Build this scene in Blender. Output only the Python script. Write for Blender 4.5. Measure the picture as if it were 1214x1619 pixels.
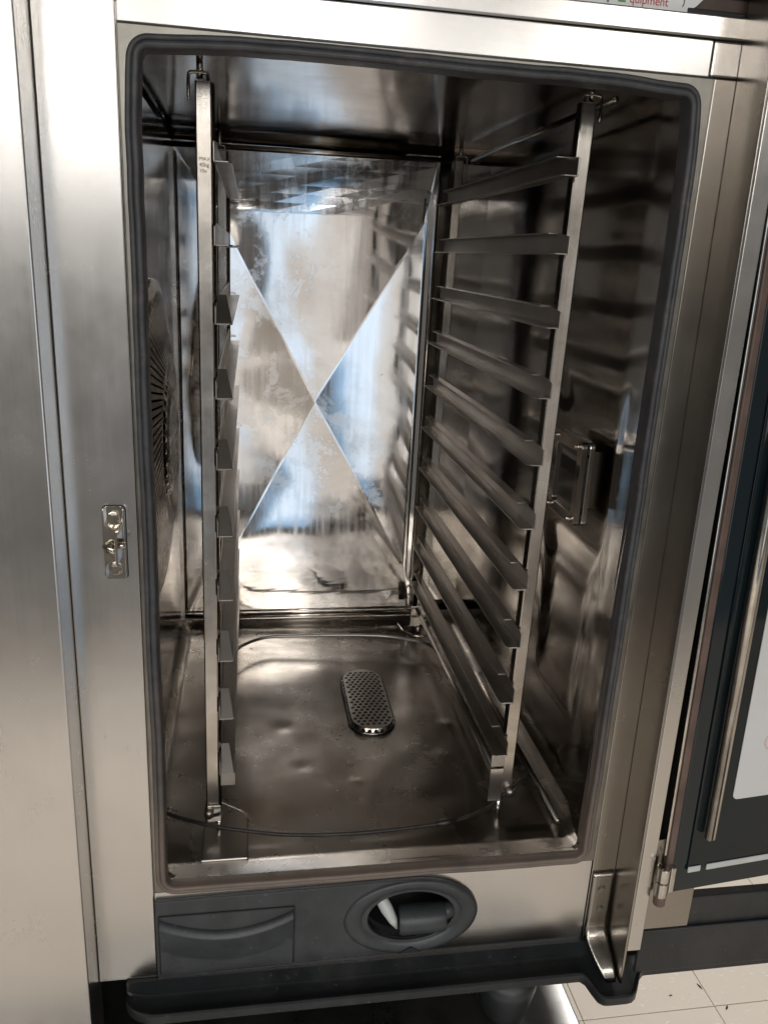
import bpy, bmesh, math, random
from mathutils import Vector, Matrix, noise as mnoise
R = math.radians
random.seed(7)
sc = bpy.context.scene
for o in list(bpy.data.objects): bpy.data.objects.remove(o, do_unlink=True)
COL = sc.collection

# ------------------------------------------------------------------ camera
cam_d = bpy.data.cameras.new('camera'); cam = bpy.data.objects.new('camera', cam_d); COL.objects.link(cam)
pitch, yaw, roll = -0.3049, -0.1726, -0.0521
M3 = Matrix.Rotation(yaw, 3, 'Z') @ Matrix.Rotation(pitch, 3, 'X') @ Matrix.Rotation(roll, 3, 'Y')
rt, fw, up = M3.col[0], M3.col[1], M3.col[2]
cm = Matrix.Identity(4)
for i in range(3):
    cm[i][0] = rt[i]; cm[i][1] = up[i]; cm[i][2] = -fw[i]
cm[0][3], cm[1][3], cm[2][3] = -0.1243, -0.6620, 0.6094
cam.matrix_world = cm
cam_d.sensor_fit = 'VERTICAL'; cam_d.sensor_height = 36.0; cam_d.lens = 36.0 * 1275.5 / 1619.0
cam_d.clip_start = 0.02; cam_d.clip_end = 100
sc.camera = cam
sc.render.resolution_x, sc.render.resolution_y = 767, 1024

# ------------------------------------------------------------------ world, lamps, exposure
w = bpy.data.worlds.new('World'); sc.world = w; w.use_nodes = True
bg = w.node_tree.nodes['Background']; bg.inputs[0].default_value = (1.0, .965, .93, 1); bg.inputs[1].default_value = .15
def lamp(name, loc, target, sx, sy, radiance, col):
    l = bpy.data.lights.new(name, 'AREA'); l.shape = 'RECTANGLE'; l.size = sx; l.size_y = sy
    l.energy = radiance * math.pi * sx * sy; l.color = col
    o = bpy.data.objects.new(name, l); COL.objects.link(o); o.location = loc
    o.rotation_euler = (Vector(target) - Vector(loc)).to_track_quat('-Z', 'Y').to_euler()
    return o
WARM = (1.0, .983, .955)
for x in (-4.0, -2.6, -1.3, .1, 1.7):                       # the room's ceiling light panels
    for k in range(6):
        lamp('ceiling_panel_light', (x, -3.3 - 2.2 * k, 1.75), (x, -3.3 - 2.2 * k, 0), .62, 1.5, 9.8, WARM)
for x in (-.9, 1.3, 3.2):
    lamp('ceiling_panel_light', (x, .9, 1.75), (x, .9, 0), .62, 1.5, 10.0, WARM)
# unseen area lamps added behind the camera to shape the rear wall's reflections
lamp('reflection_light', (.43, -3.6, -.1), (.3, 0, .3), .58, 1.6, .82, (1.0, .98, .95))
lamp('reflection_light', (.14, -2.0, .05), (0, 0, .2), .24, 1.8, .90, (.25, .58, 1.0))  # added blue lamp, stands in for blue clothing mirrored in the steel
lamp('reflection_light', (.92, -3.6, -.60), (.3, 0, .3), .38, .6, .75, (1.0, .98, .95))  # added to brighten the lower facet of the rear wall
lamp('warm_reflection_light', (1.22, -3.6, -.1), (.3, 0, .3), .95, 1.6, .34, (1.0, .90, .80))  # added dim warm lamp, lifts the rear wall's left facet
vs = sc.view_settings; vs.view_transform = 'Standard'; vs.look = 'None'; vs.exposure = 0; vs.gamma = 1; vs.use_curve_mapping = False
cy = sc.cycles
cy.max_bounces = 16; cy.glossy_bounces = 14; cy.diffuse_bounces = 4; cy.transmission_bounces = 6
cy.sample_clamp_indirect = 8; cy.use_denoising = True; cy.blur_glossy = .3

# ------------------------------------------------------------------ materials
def ramp(nt, src, p0, p1, c0=(0, 0, 0, 1), c1=(1, 1, 1, 1)):
    r = nt.nodes.new('ShaderNodeValToRGB'); r.color_ramp.elements[0].position = p0; r.color_ramp.elements[1].position = p1
    r.color_ramp.elements[0].color = c0; r.color_ramp.elements[1].color = c1
    nt.links.new(src, r.inputs[0]); return r.outputs[0]
def nz(nt, vec, scale, detail=3, rough=.5, stretch=None, dist=0):
    n = nt.nodes.new('ShaderNodeTexNoise'); n.inputs['Scale'].default_value = scale; n.inputs['Detail'].default_value = detail
    n.inputs['Roughness'].default_value = rough; n.inputs['Distortion'].default_value = dist
    if stretch:
        mp = nt.nodes.new('ShaderNodeMapping'); mp.inputs['Scale'].default_value = stretch
        nt.links.new(vec, mp.inputs[0]); vec = mp.outputs[0]
    nt.links.new(vec, n.inputs['Vector']); return n.outputs['Fac']
def mixc(nt, fac, a, b):
    m = nt.nodes.new('ShaderNodeMix'); m.data_type = 'RGBA'
    for k, v in ((0, fac), (6, a), (7, b)):
        if hasattr(v, 'links'): nt.links.new(v, m.inputs[k])
        else: m.inputs[k].default_value = v if k == 0 else (*v[:3], 1)
    return m.outputs[2]
def mixf(nt, fac, a, b):
    m = nt.nodes.new('ShaderNodeMix'); m.data_type = 'FLOAT'
    for k, v in ((0, fac), (2, a), (3, b)):
        if hasattr(v, 'links'): nt.links.new(v, m.inputs[k])
        else: m.inputs[k].default_value = v
    return m.outputs[0]
def base(name):
    m = bpy.data.materials.new(name); m.use_nodes = True; nt = m.node_tree
    b = nt.nodes['Principled BSDF']; tc = nt.nodes.new('ShaderNodeTexCoord')
    return m, nt, b, tc.outputs['Object']
def bump(nt, b, fields):
    prev = None
    for src, strength, dist in fields:
        bp = nt.nodes.new('ShaderNodeBump'); bp.inputs['Strength'].default_value = strength; bp.inputs['Distance'].default_value = dist
        nt.links.new(src, bp.inputs['Height'])
        if prev: nt.links.new(prev, bp.inputs['Normal'])
        prev = bp.outputs['Normal']
    nt.links.new(prev, b.inputs['Normal'])

def steel(name, col, rough, wave=0, wavescale=7, brush=None, brushamt=.0002, stain=None, stainamt=.5, stainscale=9, roughvar=.12, pale=None):
    m, nt, b, oc = base(name)
    b.inputs['Metallic'].default_value = 1
    c = col
    n1 = nz(nt, oc, stainscale, 5, .6)
    if stain:
        c = mixc(nt, ramp(nt, n1, .30, .80), col, stain)
        n3 = nz(nt, oc, 45, 3, .55)
        c = mixc(nt, ramp(nt, n3, .58, .85, (0, 0, 0, 1), (stainamt, stainamt, stainamt, 1)), c, tuple(x * .72 for x in stain))
    n2 = nz(nt, oc, 14, 6, .65, dist=.4)
    r = mixf(nt, ramp(nt, n2, .30, .80), max(.02, rough - roughvar * .3), rough + roughvar)
    if pale:
        pm = ramp(nt, nz(nt, oc, 5.5, 7, .62, dist=.3), .50, .70, (0, 0, 0, 1), (.5, .5, .5, 1))
        c = mixc(nt, pm, c, pale); r = mixf(nt, pm, r, rough + .20)
        sb = nt.nodes.new('ShaderNodeVectorMath'); sb.operation = 'SUBTRACT'; sb.inputs[1].default_value = (.059, .037, .21); nt.links.new(oc, sb.inputs[0])
        ml = nt.nodes.new('ShaderNodeVectorMath'); ml.operation = 'MULTIPLY'; ml.inputs[1].default_value = (1, .45, 0); nt.links.new(sb.outputs[0], ml.inputs[0])
        ln = nt.nodes.new('ShaderNodeVectorMath'); ln.operation = 'LENGTH'; nt.links.new(ml.outputs[0], ln.inputs[0])
        jit = nt.nodes.new('ShaderNodeMath'); jit.operation = 'MULTIPLY_ADD'; nt.links.new(nz(nt, oc, 30, 6, .7), jit.inputs[0]); jit.inputs[1].default_value = .05; nt.links.new(ln.outputs['Value'], jit.inputs[2])
        rg = ramp(nt, jit.outputs[0], .052, .082, (.6, .6, .6, 1), (0, 0, 0, 1)); c = mixc(nt, rg, c, (.20, .16, .125)); r = mixf(nt, rg, r, rough + .12)
        dk = ramp(nt, nz(nt, oc, 26, 6, .7), .62, .70, (0, 0, 0, 1), (.5, .5, .5, 1)); c = mixc(nt, dk, c, (.16, .125, .095)); r = mixf(nt, dk, r, rough + .15)
    if hasattr(c, 'links'): nt.links.new(c, b.inputs['Base Color'])
    else: b.inputs['Base Color'].default_value = (*c, 1)
    fl = []
    if wave: fl.append((nz(nt, oc, wavescale, .4, .3), 1.0, wave))
    if brush:
        nb = nz(nt, oc, 1.0, 3, .6, brush); fl.append((nb, .6, brushamt))
        r2 = nt.nodes.new('ShaderNodeMath'); r2.operation = 'MULTIPLY_ADD'
        nt.links.new(nb, r2.inputs[0]); r2.inputs[1].default_value = .05; r3 = nt.nodes.new('ShaderNodeMath'); r3.operation = 'SUBTRACT'
        nt.links.new(r, r3.inputs[0]); r3.inputs[1].default_value = .025
        nt.links.new(r3.outputs[0], r2.inputs[2]); r = r2.outputs[0]
    nt.links.new(r, b.inputs['Roughness'])
    if fl: bump(nt, b, fl)
    return m
def plain(name, col, rough, metallic=0, nscale=40, var=.25, bmp=.0, coat=0, spec=.5, dust=0):
    m, nt, b, oc = base(name)
    n = nz(nt, oc, nscale, 4, .6)
    c = mixc(nt, ramp(nt, n, .3, .75), tuple(x * (1 - var) for x in col), tuple(min(1, x * (1 + var)) for x in col))
    nt.links.new(c, b.inputs['Base Color'])
    nt.links.new(mixf(nt, n, rough * .8, min(1, rough * 1.2)), b.inputs['Roughness'])
    b.inputs['Metallic'].default_value = metallic; b.inputs['Specular IOR Level'].default_value = spec
    if dust:
        dm = ramp(nt, nz(nt, oc, 9, 8, .75, (1, 1, .45)), .50, .78, (0, 0, 0, 1), (dust, dust, dust, 1)); c2 = mixc(nt, dm, c, (.30, .28, .25)); nt.links.new(c2, b.inputs['Base Color'])
        sp = ramp(nt, nz(nt, oc, 160, 2, .6), .70, .74, (0, 0, 0, 1), (dust * 1.5,) * 3 + (1,)); nt.links.new(mixc(nt, sp, c2, (.34, .31, .27)), b.inputs['Base Color'])
    if coat: b.inputs['Coat Weight'].default_value = coat
    if bmp: bump(nt, b, [(nz(nt, oc, nscale * 8, 3, .6), .5, bmp)])
    return m

BROWN = (.30, .245, .195)
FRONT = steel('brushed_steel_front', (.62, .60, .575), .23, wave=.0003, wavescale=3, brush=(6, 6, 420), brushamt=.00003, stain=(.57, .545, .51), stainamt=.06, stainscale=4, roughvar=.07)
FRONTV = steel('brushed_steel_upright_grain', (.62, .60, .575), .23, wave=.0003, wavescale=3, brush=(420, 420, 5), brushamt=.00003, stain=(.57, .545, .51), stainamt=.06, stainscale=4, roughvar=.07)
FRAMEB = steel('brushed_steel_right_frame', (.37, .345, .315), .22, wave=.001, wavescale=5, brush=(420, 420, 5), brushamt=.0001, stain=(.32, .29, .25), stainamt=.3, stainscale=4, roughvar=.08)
INNER = steel('cavity_steel', (.52, .49, .455), .13, wave=.0015, wavescale=7, stain=BROWN, stainamt=.6, roughvar=.16)
INNERD = steel('cavity_steel_browned', (.43, .40, .365), .115, wave=.0018, wavescale=6, stain=(.28, .25, .22), stainamt=.5, roughvar=.10)
FLOORM = steel('cavity_floor_steel', (.45, .42, .385), .23, wave=.0022, wavescale=7, stain=(.33, .30, .265), stainamt=.5, stainscale=6, roughvar=.07, pale=(.52, .495, .46))
RACK = steel('rack_steel', (.60, .56, .51), .20, wave=.0006, wavescale=22, brush=(300, 300, 4), brushamt=.0001, stain=(.36, .31, .26), stainamt=.6, stainscale=22, roughvar=.14)
RAILM = steel('rail_steel', (.41, .38, .35), .32, wave=.0004, wavescale=16, stain=(.29, .26, .23), stainamt=.4, stainscale=10, roughvar=.08)
TABM = steel('tab_steel', (.33, .305, .28), .38, stain=(.28, .25, .22), stainamt=.4, stainscale=18, roughvar=.06)
CHROME = steel('bright_steel', (.68, .655, .62), .12, stain=(.45, .40, .34), stainamt=.4, stainscale=60, roughvar=.12)
TABLEM = steel('table_steel', (.62, .61, .59), .28, brush=(6, 300, 6), brushamt=.0002, stain=(.52, .50, .47), stainamt=.3)
RUBBER = None
def mk_rear():
    m, nt, b, oc = base('rear_wall_steel'); b.inputs['Metallic'].default_value = 1
    sep = nt.nodes.new('ShaderNodeSeparateXYZ'); nt.links.new(oc, sep.inputs[0])
    n1 = nz(nt, oc, 5, 5, .6, dist=.2); n2 = nz(nt, oc, 20, 9, .72, dist=.25); n3 = nz(nt, oc, 70, 5, .7)
    c = mixc(nt, ramp(nt, n1, .45, .70), (.66, .63, .60), (.50, .44, .385))
    # chalky lime scale patches with hard rims
    lime = ramp(nt, n2, .50, .60, (0, 0, 0, 1), (.7, .7, .7, 1))
    lime2 = nt.nodes.new('ShaderNodeMath'); lime2.operation = 'MULTIPLY'
    band = ramp(nt, nz(nt, oc, 5, 3, .5), .47, .60); nt.links.new(lime, lime2.inputs[0]); nt.links.new(band, lime2.inputs[1])
    c = mixc(nt, lime2.outputs[0], c, (.72, .70, .67))
    rim = nt.nodes.new('ShaderNodeMath'); rim.operation = 'MULTIPLY'
    r0 = ramp(nt, n2, .515, .53); r1 = ramp(nt, n2, .53, .545, (1, 1, 1, 1), (0, 0, 0, 1)); nt.links.new(r0, rim.inputs[0]); nt.links.new(r1, rim.inputs[1])
    rimb = nt.nodes.new('ShaderNodeMath'); rimb.operation = 'MULTIPLY'; nt.links.new(rim.outputs[0], rimb.inputs[0]); nt.links.new(band, rimb.inputs[1])
    rimc = nt.nodes.new('ShaderNodeMath'); rimc.operation = 'MULTIPLY'; nt.links.new(rimb.outputs[0], rimc.inputs[0]); rimc.inputs[1].default_value = .55
    c = mixc(nt, rimc.outputs[0], c, (.40, .36, .31))
    c = mixc(nt, ramp(nt, n3, .66, .74, (0, 0, 0, 1), (.7, .7, .7, 1)), c, (.30, .25, .20))
    nt.links.new(c, b.inputs['Base Color'])
    st = nz(nt, oc, 1, 4, .65, (150, 150, 5)); r = mixf(nt, lime2.outputs[0], mixf(nt, ramp(nt, st, .35, .7), .05, .12), .26); nt.links.new(r, b.inputs['Roughness'])
    bump(nt, b, [(nz(nt, oc, 5.5, .6, .35, dist=.5), 1.0, .0046), (nz(nt, oc, 22, 1, .4), 1.0, .00010), (n2, .10, .0003)])
    return m
REAR = mk_rear()
def mk_gasket():
    m, nt, b, oc = base('gasket_rubber')
    sep = nt.nodes.new('ShaderNodeSeparateXYZ'); nt.links.new(oc, sep.inputs[0])
    n = nz(nt, oc, 18, 5, .65)
    ad = nt.nodes.new('ShaderNodeMath'); ad.operation = 'MULTIPLY_ADD'; nt.links.new(n, ad.inputs[0]); ad.inputs[1].default_value = .35; nt.links.new(sep.outputs[2], ad.inputs[2])
    grease = ramp(nt, ad.outputs[0], .16, .42, (1, 1, 1, 1), (0, 0, 0, 1))     # baked brown grease on the lower run
    c = mixc(nt, grease, mixc(nt, ramp(nt, nz(nt, oc, 60, 4, .6), .35, .7), (.040, .040, .043), (.066, .065, .069)), (.16, .12, .095))
    c = mixc(nt, ramp(nt, nz(nt, oc, 48, 6, .7), .58, .70, (0, 0, 0, 1), (.6, .6, .6, 1)), c, (.12, .095, .08))
    nt.links.new(c, b.inputs['Base Color']); nt.links.new(mixf(nt, n, .30, .62), b.inputs['Roughness'])
    bump(nt, b, [(nz(nt, oc, 110, 4, .65), .6, .0010)])
    return m
GASKET = mk_gasket()
CARRIER = plain('gasket_carrier_steel', (.25, .235, .205), .34, metallic=1, nscale=25, var=.25)
BLACK = plain('black_plastic', (.034, .037, .040), .42, nscale=22, var=.3, bmp=.0004, dust=.10)
BLACKD = plain('deep_black_plastic', (.012, .012, .013), .55, nscale=30, var=.2)
TRAYM = plain('black_drip_tray_plastic', (.011, .0125, .0135), .44, nscale=14, var=.3, bmp=.0003, dust=.09)
GREYP = plain('grey_plastic', (.50, .52, .50), .35, nscale=30, var=.1)
GLASS = plain('dark_door_glass', (.006, .011, .013), .05, nscale=6, var=.3, spec=.35)
GLASSB = plain('teal_glass_border', (.006, .012, .016), .10, nscale=8, var=.15)
LAMPG = plain('lamp_glass', (.05, .045, .04), .07, nscale=20, var=.2, coat=.5)
LABELP = plain('white_label', (.62, .62, .61), .5, nscale=9, var=.05)
INKF = plain('faint_red_print', (.58, .46, .45), .5, var=.1)
PAPER = plain('white_card', (.84, .84, .82), .55, nscale=12, var=.02)
INKR = plain('red_ink', (.50, .06, .06), .5, var=.1)
INKG = plain('green_ink', (.12, .30, .10), .5, var=.1)
INKD = plain('grey_ink', (.22, .24, .22), .5, var=.1)
ETCH = plain('etched_mark', (.16, .14, .12), .5, metallic=.6, var=.1)
BRONZE = plain('door_seal_brown', (.11, .072, .058), .45, nscale=30, var=.35)
WIRE = plain('blackened_wire', (.045, .038, .034), .38, metallic=.5, nscale=90, var=.5, bmp=.0003)
CRUMB = plain('dark_crumb', (.05, .04, .035), .8)
def mk_tile():
    m, nt, b, oc = base('floor_tile_beige')
    n = nz(nt, oc, 3, 5, .6); n2 = nz(nt, oc, 60, 3, .6, (1, 3, 1))
    c = mixc(nt, n, (.56, .495, .42), (.64, .575, .495))
    c = mixc(nt, ramp(nt, n2, .62, .72, (0, 0, 0, 1), (.8, .8, .8, 1)), c, (.74, .71, .65))
    c = mixc(nt, ramp(nt, nz(nt, oc, 85, 3, .6), .70, .74, (0, 0, 0, 1), (.6, .6, .6, 1)), c, (.42, .38, .32))
    nt.links.new(c, b.inputs['Base Color']); b.inputs['Roughness'].default_value = .32
    return m
TILE = mk_tile()
def mk_floor():
    m, nt, b, oc = base('floor_tile_sheet')
    br = nt.nodes.new('ShaderNodeTexBrick'); br.offset = 0; br.inputs['Scale'].default_value = 1
    br.inputs['Brick Width'].default_value = .30; br.inputs['Row Height'].default_value = .30; br.inputs['Mortar Size'].default_value = .0015
    br.inputs['Color1'].default_value = (.56, .49, .41, 1); br.inputs['Color2'].default_value = (.60, .53, .45, 1); br.inputs['Mortar'].default_value = (.40, .36, .31, 1)
    nt.links.new(oc, br.inputs['Vector']); nt.links.new(br.outputs[0], b.inputs['Base Color']); b.inputs['Roughness'].default_value = .35
    return m
FLOORSHEET = mk_floor()

# ------------------------------------------------------------------ mesh helpers
def finish(name, bm, mat, parent=None, smooth=False, bevel=0, seg=2):
    bmesh.ops.recalc_face_normals(bm, faces=bm.faces)
    me = bpy.data.meshes.new(name); bm.to_mesh(me); bm.free()
    o = bpy.data.objects.new(name, me); COL.objects.link(o)
    if mat: me.materials.append(mat)
    if parent: o.parent = parent; o.matrix_parent_inverse = parent_inv(parent)
    if smooth:
        for p in me.polygons: p.use_smooth = True
    if bevel:
        md = o.modifiers.new('bevel', 'BEVEL'); md.width = bevel; md.segments = seg; md.limit_method = 'ANGLE'; md.angle_limit = R(40)
        md.harden_normals = False
    return o
def parent_inv(p):
    mats = []; q = p
    mw = Matrix.Identity(4)
    while q is not None:
        mats.append((q.matrix_parent_inverse.copy(), q.matrix_basis.copy())); q = q.parent
    for inv, bs in reversed(mats): mw = mw @ inv @ bs
    return mw.inverted()
def empty(name, loc, label, cat, group=None):
    o = bpy.data.objects.new(name, None); COL.objects.link(o); o.location = loc; o.empty_display_size = .05
    o['label'] = label; o['category'] = cat
    if group: o['group'] = group
    return o
def bbox(bm, x0, x1, y0, y1, z0, z1):
    vs_ = [bm.verts.new(v) for v in ((x0, y0, z0), (x1, y0, z0), (x1, y1, z0), (x0, y1, z0), (x0, y0, z1), (x1, y0, z1), (x1, y1, z1), (x0, y1, z1))]
    for f in ((0, 3, 2, 1), (4, 5, 6, 7), (0, 1, 5, 4), (1, 2, 6, 5), (2, 3, 7, 6), (3, 0, 4, 7)): bm.faces.new([vs_[i] for i in f])
    return vs_
def box(name, x0, x1, y0, y1, z0, z1, mat, parent, bevel=.001, seg=2):
    bm = bmesh.new(); bbox(bm, x0, x1, y0, y1, z0, z1); return finish(name, bm, mat, parent, bevel=bevel, seg=seg)
def tube_bm(bm, pts, rad, n=10, cap=True, rads=None):
    pts = [Vector(p) for p in pts]; rings = []
    prev = None
    for i, p in enumerate(pts):
        t = (pts[min(i + 1, len(pts) - 1)] - pts[max(i - 1, 0)]).normalized()
        if prev is None:
            a = Vector((0, 0, 1)) if abs(t.z) < .9 else Vector((1, 0, 0)); u = t.cross(a).normalized()
        else: u = (prev - t * prev.dot(t)).normalized()
        prev = u; v = t.cross(u); r = rads[i] if rads else rad
        rings.append([bm.verts.new(p + (u * math.cos(2 * math.pi * k / n) + v * math.sin(2 * math.pi * k / n)) * r) for k in range(n)])
    for a, b in zip(rings, rings[1:]):
        for k in range(n): bm.faces.new((a[k], a[(k + 1) % n], b[(k + 1) % n], b[k]))
    if cap: bm.faces.new(rings[0][::-1]); bm.faces.new(rings[-1])
def tube(name, pts, rad, mat, parent, n=10, rads=None):
    bm = bmesh.new(); tube_bm(bm, pts, rad, n, True, rads); return finish(name, bm, mat, parent, smooth=True)
def catmull(ps, k=8):
    ps = [Vector(p) for p in ps]; out = []
    for i in range(len(ps) - 1):
        p0, p1, p2, p3 = ps[max(i - 1, 0)], ps[i], ps[i + 1], ps[min(i + 2, len(ps) - 1)]
        for j in range(k):
            t = j / k
            out.append(.5 * ((2 * p1) + (p2 - p0) * t + (2 * p0 - 5 * p1 + 4 * p2 - p3) * t * t + (3 * p1 - p0 - 3 * p2 + p3) * t ** 3))
    return out + [ps[-1]]
def prism(name, poly, ax, a0, a1, mat, parent, bevel=.0008, smooth=False):
    """extrude a 2-D outline along an axis; outline coordinates are the two other axes in xyz order"""
    bm = bmesh.new()
    def mk(p, a):
        return {'x': (a, p[0], p[1]), 'y': (p[0], a, p[1]), 'z': (p[0], p[1], a)}[ax]
    A = [bm.verts.new(mk(p, a0)) for p in poly]; B = [bm.verts.new(mk(p, a1)) for p in poly]
    n = len(poly); bm.faces.new(A); bm.faces.new(B[::-1])
    for i in range(n): bm.faces.new((A[i], A[(i + 1) % n], B[(i + 1) % n], B[i]))
    return finish(name, bm, mat, parent, bevel=bevel, smooth=smooth)
def holed(loops, thick, fn):
    """flat plate with holes: loops[0] outer, others holes, in 2-D; fn maps (u, v, w) to 3-D, w runs 0..thick"""
    bm = bmesh.new(); edges = []
    for lp in loops:
        vv = [bm.verts.new((p[0], p[1], 0)) for p in lp]
        for i in range(len(vv)): edges.append(bm.edges.new((vv[i], vv[(i + 1) % len(vv)])))
    bmesh.ops.triangle_fill(bm, use_beauty=True, use_dissolve=False, edges=edges, normal=(0, 0, 1))
    g = bmesh.ops.extrude_face_region(bm, geom=list(bm.faces))
    for e in g['geom']:
        if isinstance(e, bmesh.types.BMVert): e.co.z = thick
    for v in bm.verts: v.co = Vector(fn(*v.co))
    return bm
def ell(cx, cz, a, b, n=40, a0=0, a1=360): return [(cx + a * math.cos(R(a0 + (a1 - a0) * i / n)), cz + b * math.sin(R(a0 + (a1 - a0) * i / n))) for i in range(n)]
def rrect(x0, x1, z0, z1, r, n=6):
    out = []
    for cx, cz, s in ((x1 - r, z1 - r, 0), (x0 + r, z1 - r, 90), (x0 + r, z0 + r, 180), (x1 - r, z0 + r, 270)):
        for i in range(n + 1): a = R(s + 90 * i / n); out.append((cx + r * math.cos(a), cz + r * math.sin(a)))
    return out
def sheet(name, fn, nu, nv, thick, tdir, mat, parent):
    """curved sheet with real thickness: fn(u, v) for u, v in 0..1"""
    bm = bmesh.new(); td = Vector(tdir) * thick
    A = [[bm.verts.new(fn(i / nu, j / nv)) for j in range(nv + 1)] for i in range(nu + 1)]
    B = [[bm.verts.new(Vector(fn(i / nu, j / nv)) + td) for j in range(nv + 1)] for i in range(nu + 1)]
    for i in range(nu):
        for j in range(nv):
            bm.faces.new((A[i][j], A[i + 1][j], A[i + 1][j + 1], A[i][j + 1])); bm.faces.new((B[i][j], B[i][j + 1], B[i + 1][j + 1], B[i + 1][j]))
    for i in range(nu):
        bm.faces.new((A[i][0], B[i][0], B[i + 1][0], A[i + 1][0])); bm.faces.new((A[i][nv], A[i + 1][nv], B[i + 1][nv], B[i][nv]))
    for j in range(nv):
        bm.faces.new((A[0][j], A[0][j + 1], B[0][j + 1], B[0][j])); bm.faces.new((A[nu][j], B[nu][j], B[nu][j + 1], A[nu][j + 1]))
    o = finish(name, bm, mat, parent)
    for p in o.data.polygons: p.use_smooth = True
    md = o.modifiers.new('split', 'EDGE_SPLIT'); md.split_angle = R(35)
    return o
def text_mesh(name, s, size, mat, parent, mw, depth=.0003, spacing=1.0):
    cu = bpy.data.curves.new(name, 'FONT'); cu.body = s; cu.size = size; cu.extrude = depth; cu.space_character = spacing
    t = bpy.data.objects.new(name + '_tmp', cu); COL.objects.link(t)
    bpy.context.view_layer.update()
    me = bpy.data.meshes.new_from_object(t.evaluated_get(bpy.context.evaluated_depsgraph_get()))
    wd = max(v.co.x for v in me.vertices)
    bpy.data.objects.remove(t, do_unlink=True)
    me.transform(mw); me.materials.clear(); me.materials.append(mat)
    o = bpy.data.objects.new(name, me); COL.objects.link(o)
    if parent: o.parent = parent; o.matrix_parent_inverse = parent_inv(parent)
    return o, wd
def bolt(name, c, ax, r, h, mat, parent, n=6):
    bm = bmesh.new(); c = Vector(c); a = Vector(ax)
    tube_bm(bm, [c, c + a * h * .35], r * 1.25, 16); tube_bm(bm, [c + a * h * .35, c + a * h], r, n)
    return finish(name, bm, mat, parent, bevel=r * .12)

# ------------------------------------------------------------------ floor of the room
fl = bmesh.new(); bbox(fl, -4, 5, -2.1, 4, -.96, -.904)
floor = finish('floor', fl, FLOORSHEET); floor['kind'] = 'structure'
tm = None
TS = .30
for i in range(6):
    for j in range(5):
        x = .266 + (i - 1) * TS; y = .242 + (j - 1) * TS
        if tm is None:
            bm = bmesh.new(); bbox(bm, .0008, TS - .0008, .0008, TS - .0008, 0, .006); o = finish('tile', bm, TILE, floor, bevel=.0008, seg=1); tm = o
        else: o = tm.copy(); COL.objects.link(o)
        o.location = (x, y, -.9035)

# ------------------------------------------------------------------ steel table under the oven
tb = empty('steel_table', (-.2, .25, -.90), 'shiny stainless steel table top under the black oven foot', 'table')
box('table_top', -.80, .2425, -.16, .78, -.236, -.2, TABLEM, tb, .003)
for x in (-.76, .2):
    for y in (-.1, .72): box('leg', x - .018, x + .018, y - .018, y + .018, -.898, -.237, TABLEM, tb, .003)

# ------------------------------------------------------------------ the oven
oven = empty('combi_oven', (-.02, .3, -.20), 'open stainless steel combination oven with tray racks and door swung wide', 'oven')
# feet
for x in (.158, -.50):
    for y in (.005, .58):
        bm = bmesh.new()
        prof = [(.034, 0), (.033, -.02), (.029, -.045), (.024, -.060), (.016, -.0665), (0.0005, -.068)]
        tube_bm(bm, [(x, y, -.132 + z) for r, z in prof], 1, 24, True, [r for r, z in prof])
        finish('foot', bm, TRAYM, oven, smooth=True)
# outer casing
box('casing_top', -.62, .262, .012, .68, .786, .80, FRONT, oven, .002)
box('casing_bottom', -.62, .262, .030, .68, -.13, -.115, TRAYM, oven, .002)
box('casing_side', .2625, .2675, .012, .68, -.112, .785, FRONT, oven, .001)
box('casing_side', -.62, -.612, .012, .68, -.112, .785, FRONT, oven, .001)
box('casing_back', -.61, .261, .66, .68, -.112, .785, FRONT, oven, .001)
# front panels
FP0, FP1 = .0, .011
box('front_panel', -.2733, -.2168, FP0, FP1, -.098, .7838, FRONTV, oven, .0012)
box('header_panel', -.2160, .2325, FP0 + .0004, FP1, .7575, .7838, FRONT, oven, .0010)
box('top_trim', -.62, .2685, FP0 - .0015, FP1, .7846, .8005, FRONT, oven, .0014)
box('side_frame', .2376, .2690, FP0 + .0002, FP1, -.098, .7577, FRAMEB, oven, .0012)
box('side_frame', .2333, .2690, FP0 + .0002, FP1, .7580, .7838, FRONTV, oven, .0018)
# control panel housing standing proud on the left
box('control_panel', -.62, -.2735, -.042, FP1, -.30, .83, FRONTV, oven, .0016, 3)
# lower front panel with the elliptical opening for the hand shower
EC = (.0415, -.0435)
bm = holed([[(-.2160, -.100), (.2362, -.100), (.2362, .0078), (-.2160, .0078)], ell(*EC, .046, .031, 40)], .009, lambda u, v, w_: (u, .0005 + w_, v))
finish('lower_panel', bm, FRONT, oven)
arc = [(EC[0] + .0715 * math.cos(R(a)), EC[1] + .0465 * math.sin(R(a))) for a in range(-90, 91, 6)]
bm = holed([[(-.2160, -.0945)] + [(-.02, -.0915)] + arc + [(-.02, .0018), (-.2160, -.0015)], ell(*EC, .046, .031, 40)], .0045, lambda u, v, w_: (u, -.004 + w_, v))
finish('fascia', bm, BLACK, oven, bevel=.0008)
bm = bmesh.new()                      # dished oval surround
N = 64; prof = [(1.0, -.0042), (.985, -.0062), (.93, -.0072), (.80, -.0062), (.70, -.003), (.655, .004), (.645, .0135)]
rings = [[bm.verts.new((EC[0] + .0708 * s * math.cos(2 * math.pi * k / N), y, EC[1] + (.0462 * s + (.0008 if s < .7 else 0)) * math.sin(2 * math.pi * k / N))) for k in range(N)] for s, y in prof]
for a, b in zip(rings, rings[1:]):
    for k in range(N): bm.faces.new((a[k], a[(k + 1) % N], b[(k + 1) % N], b[k]))
ring = finish('oval_surround', bm, BLACK, oven, smooth=True)
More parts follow.
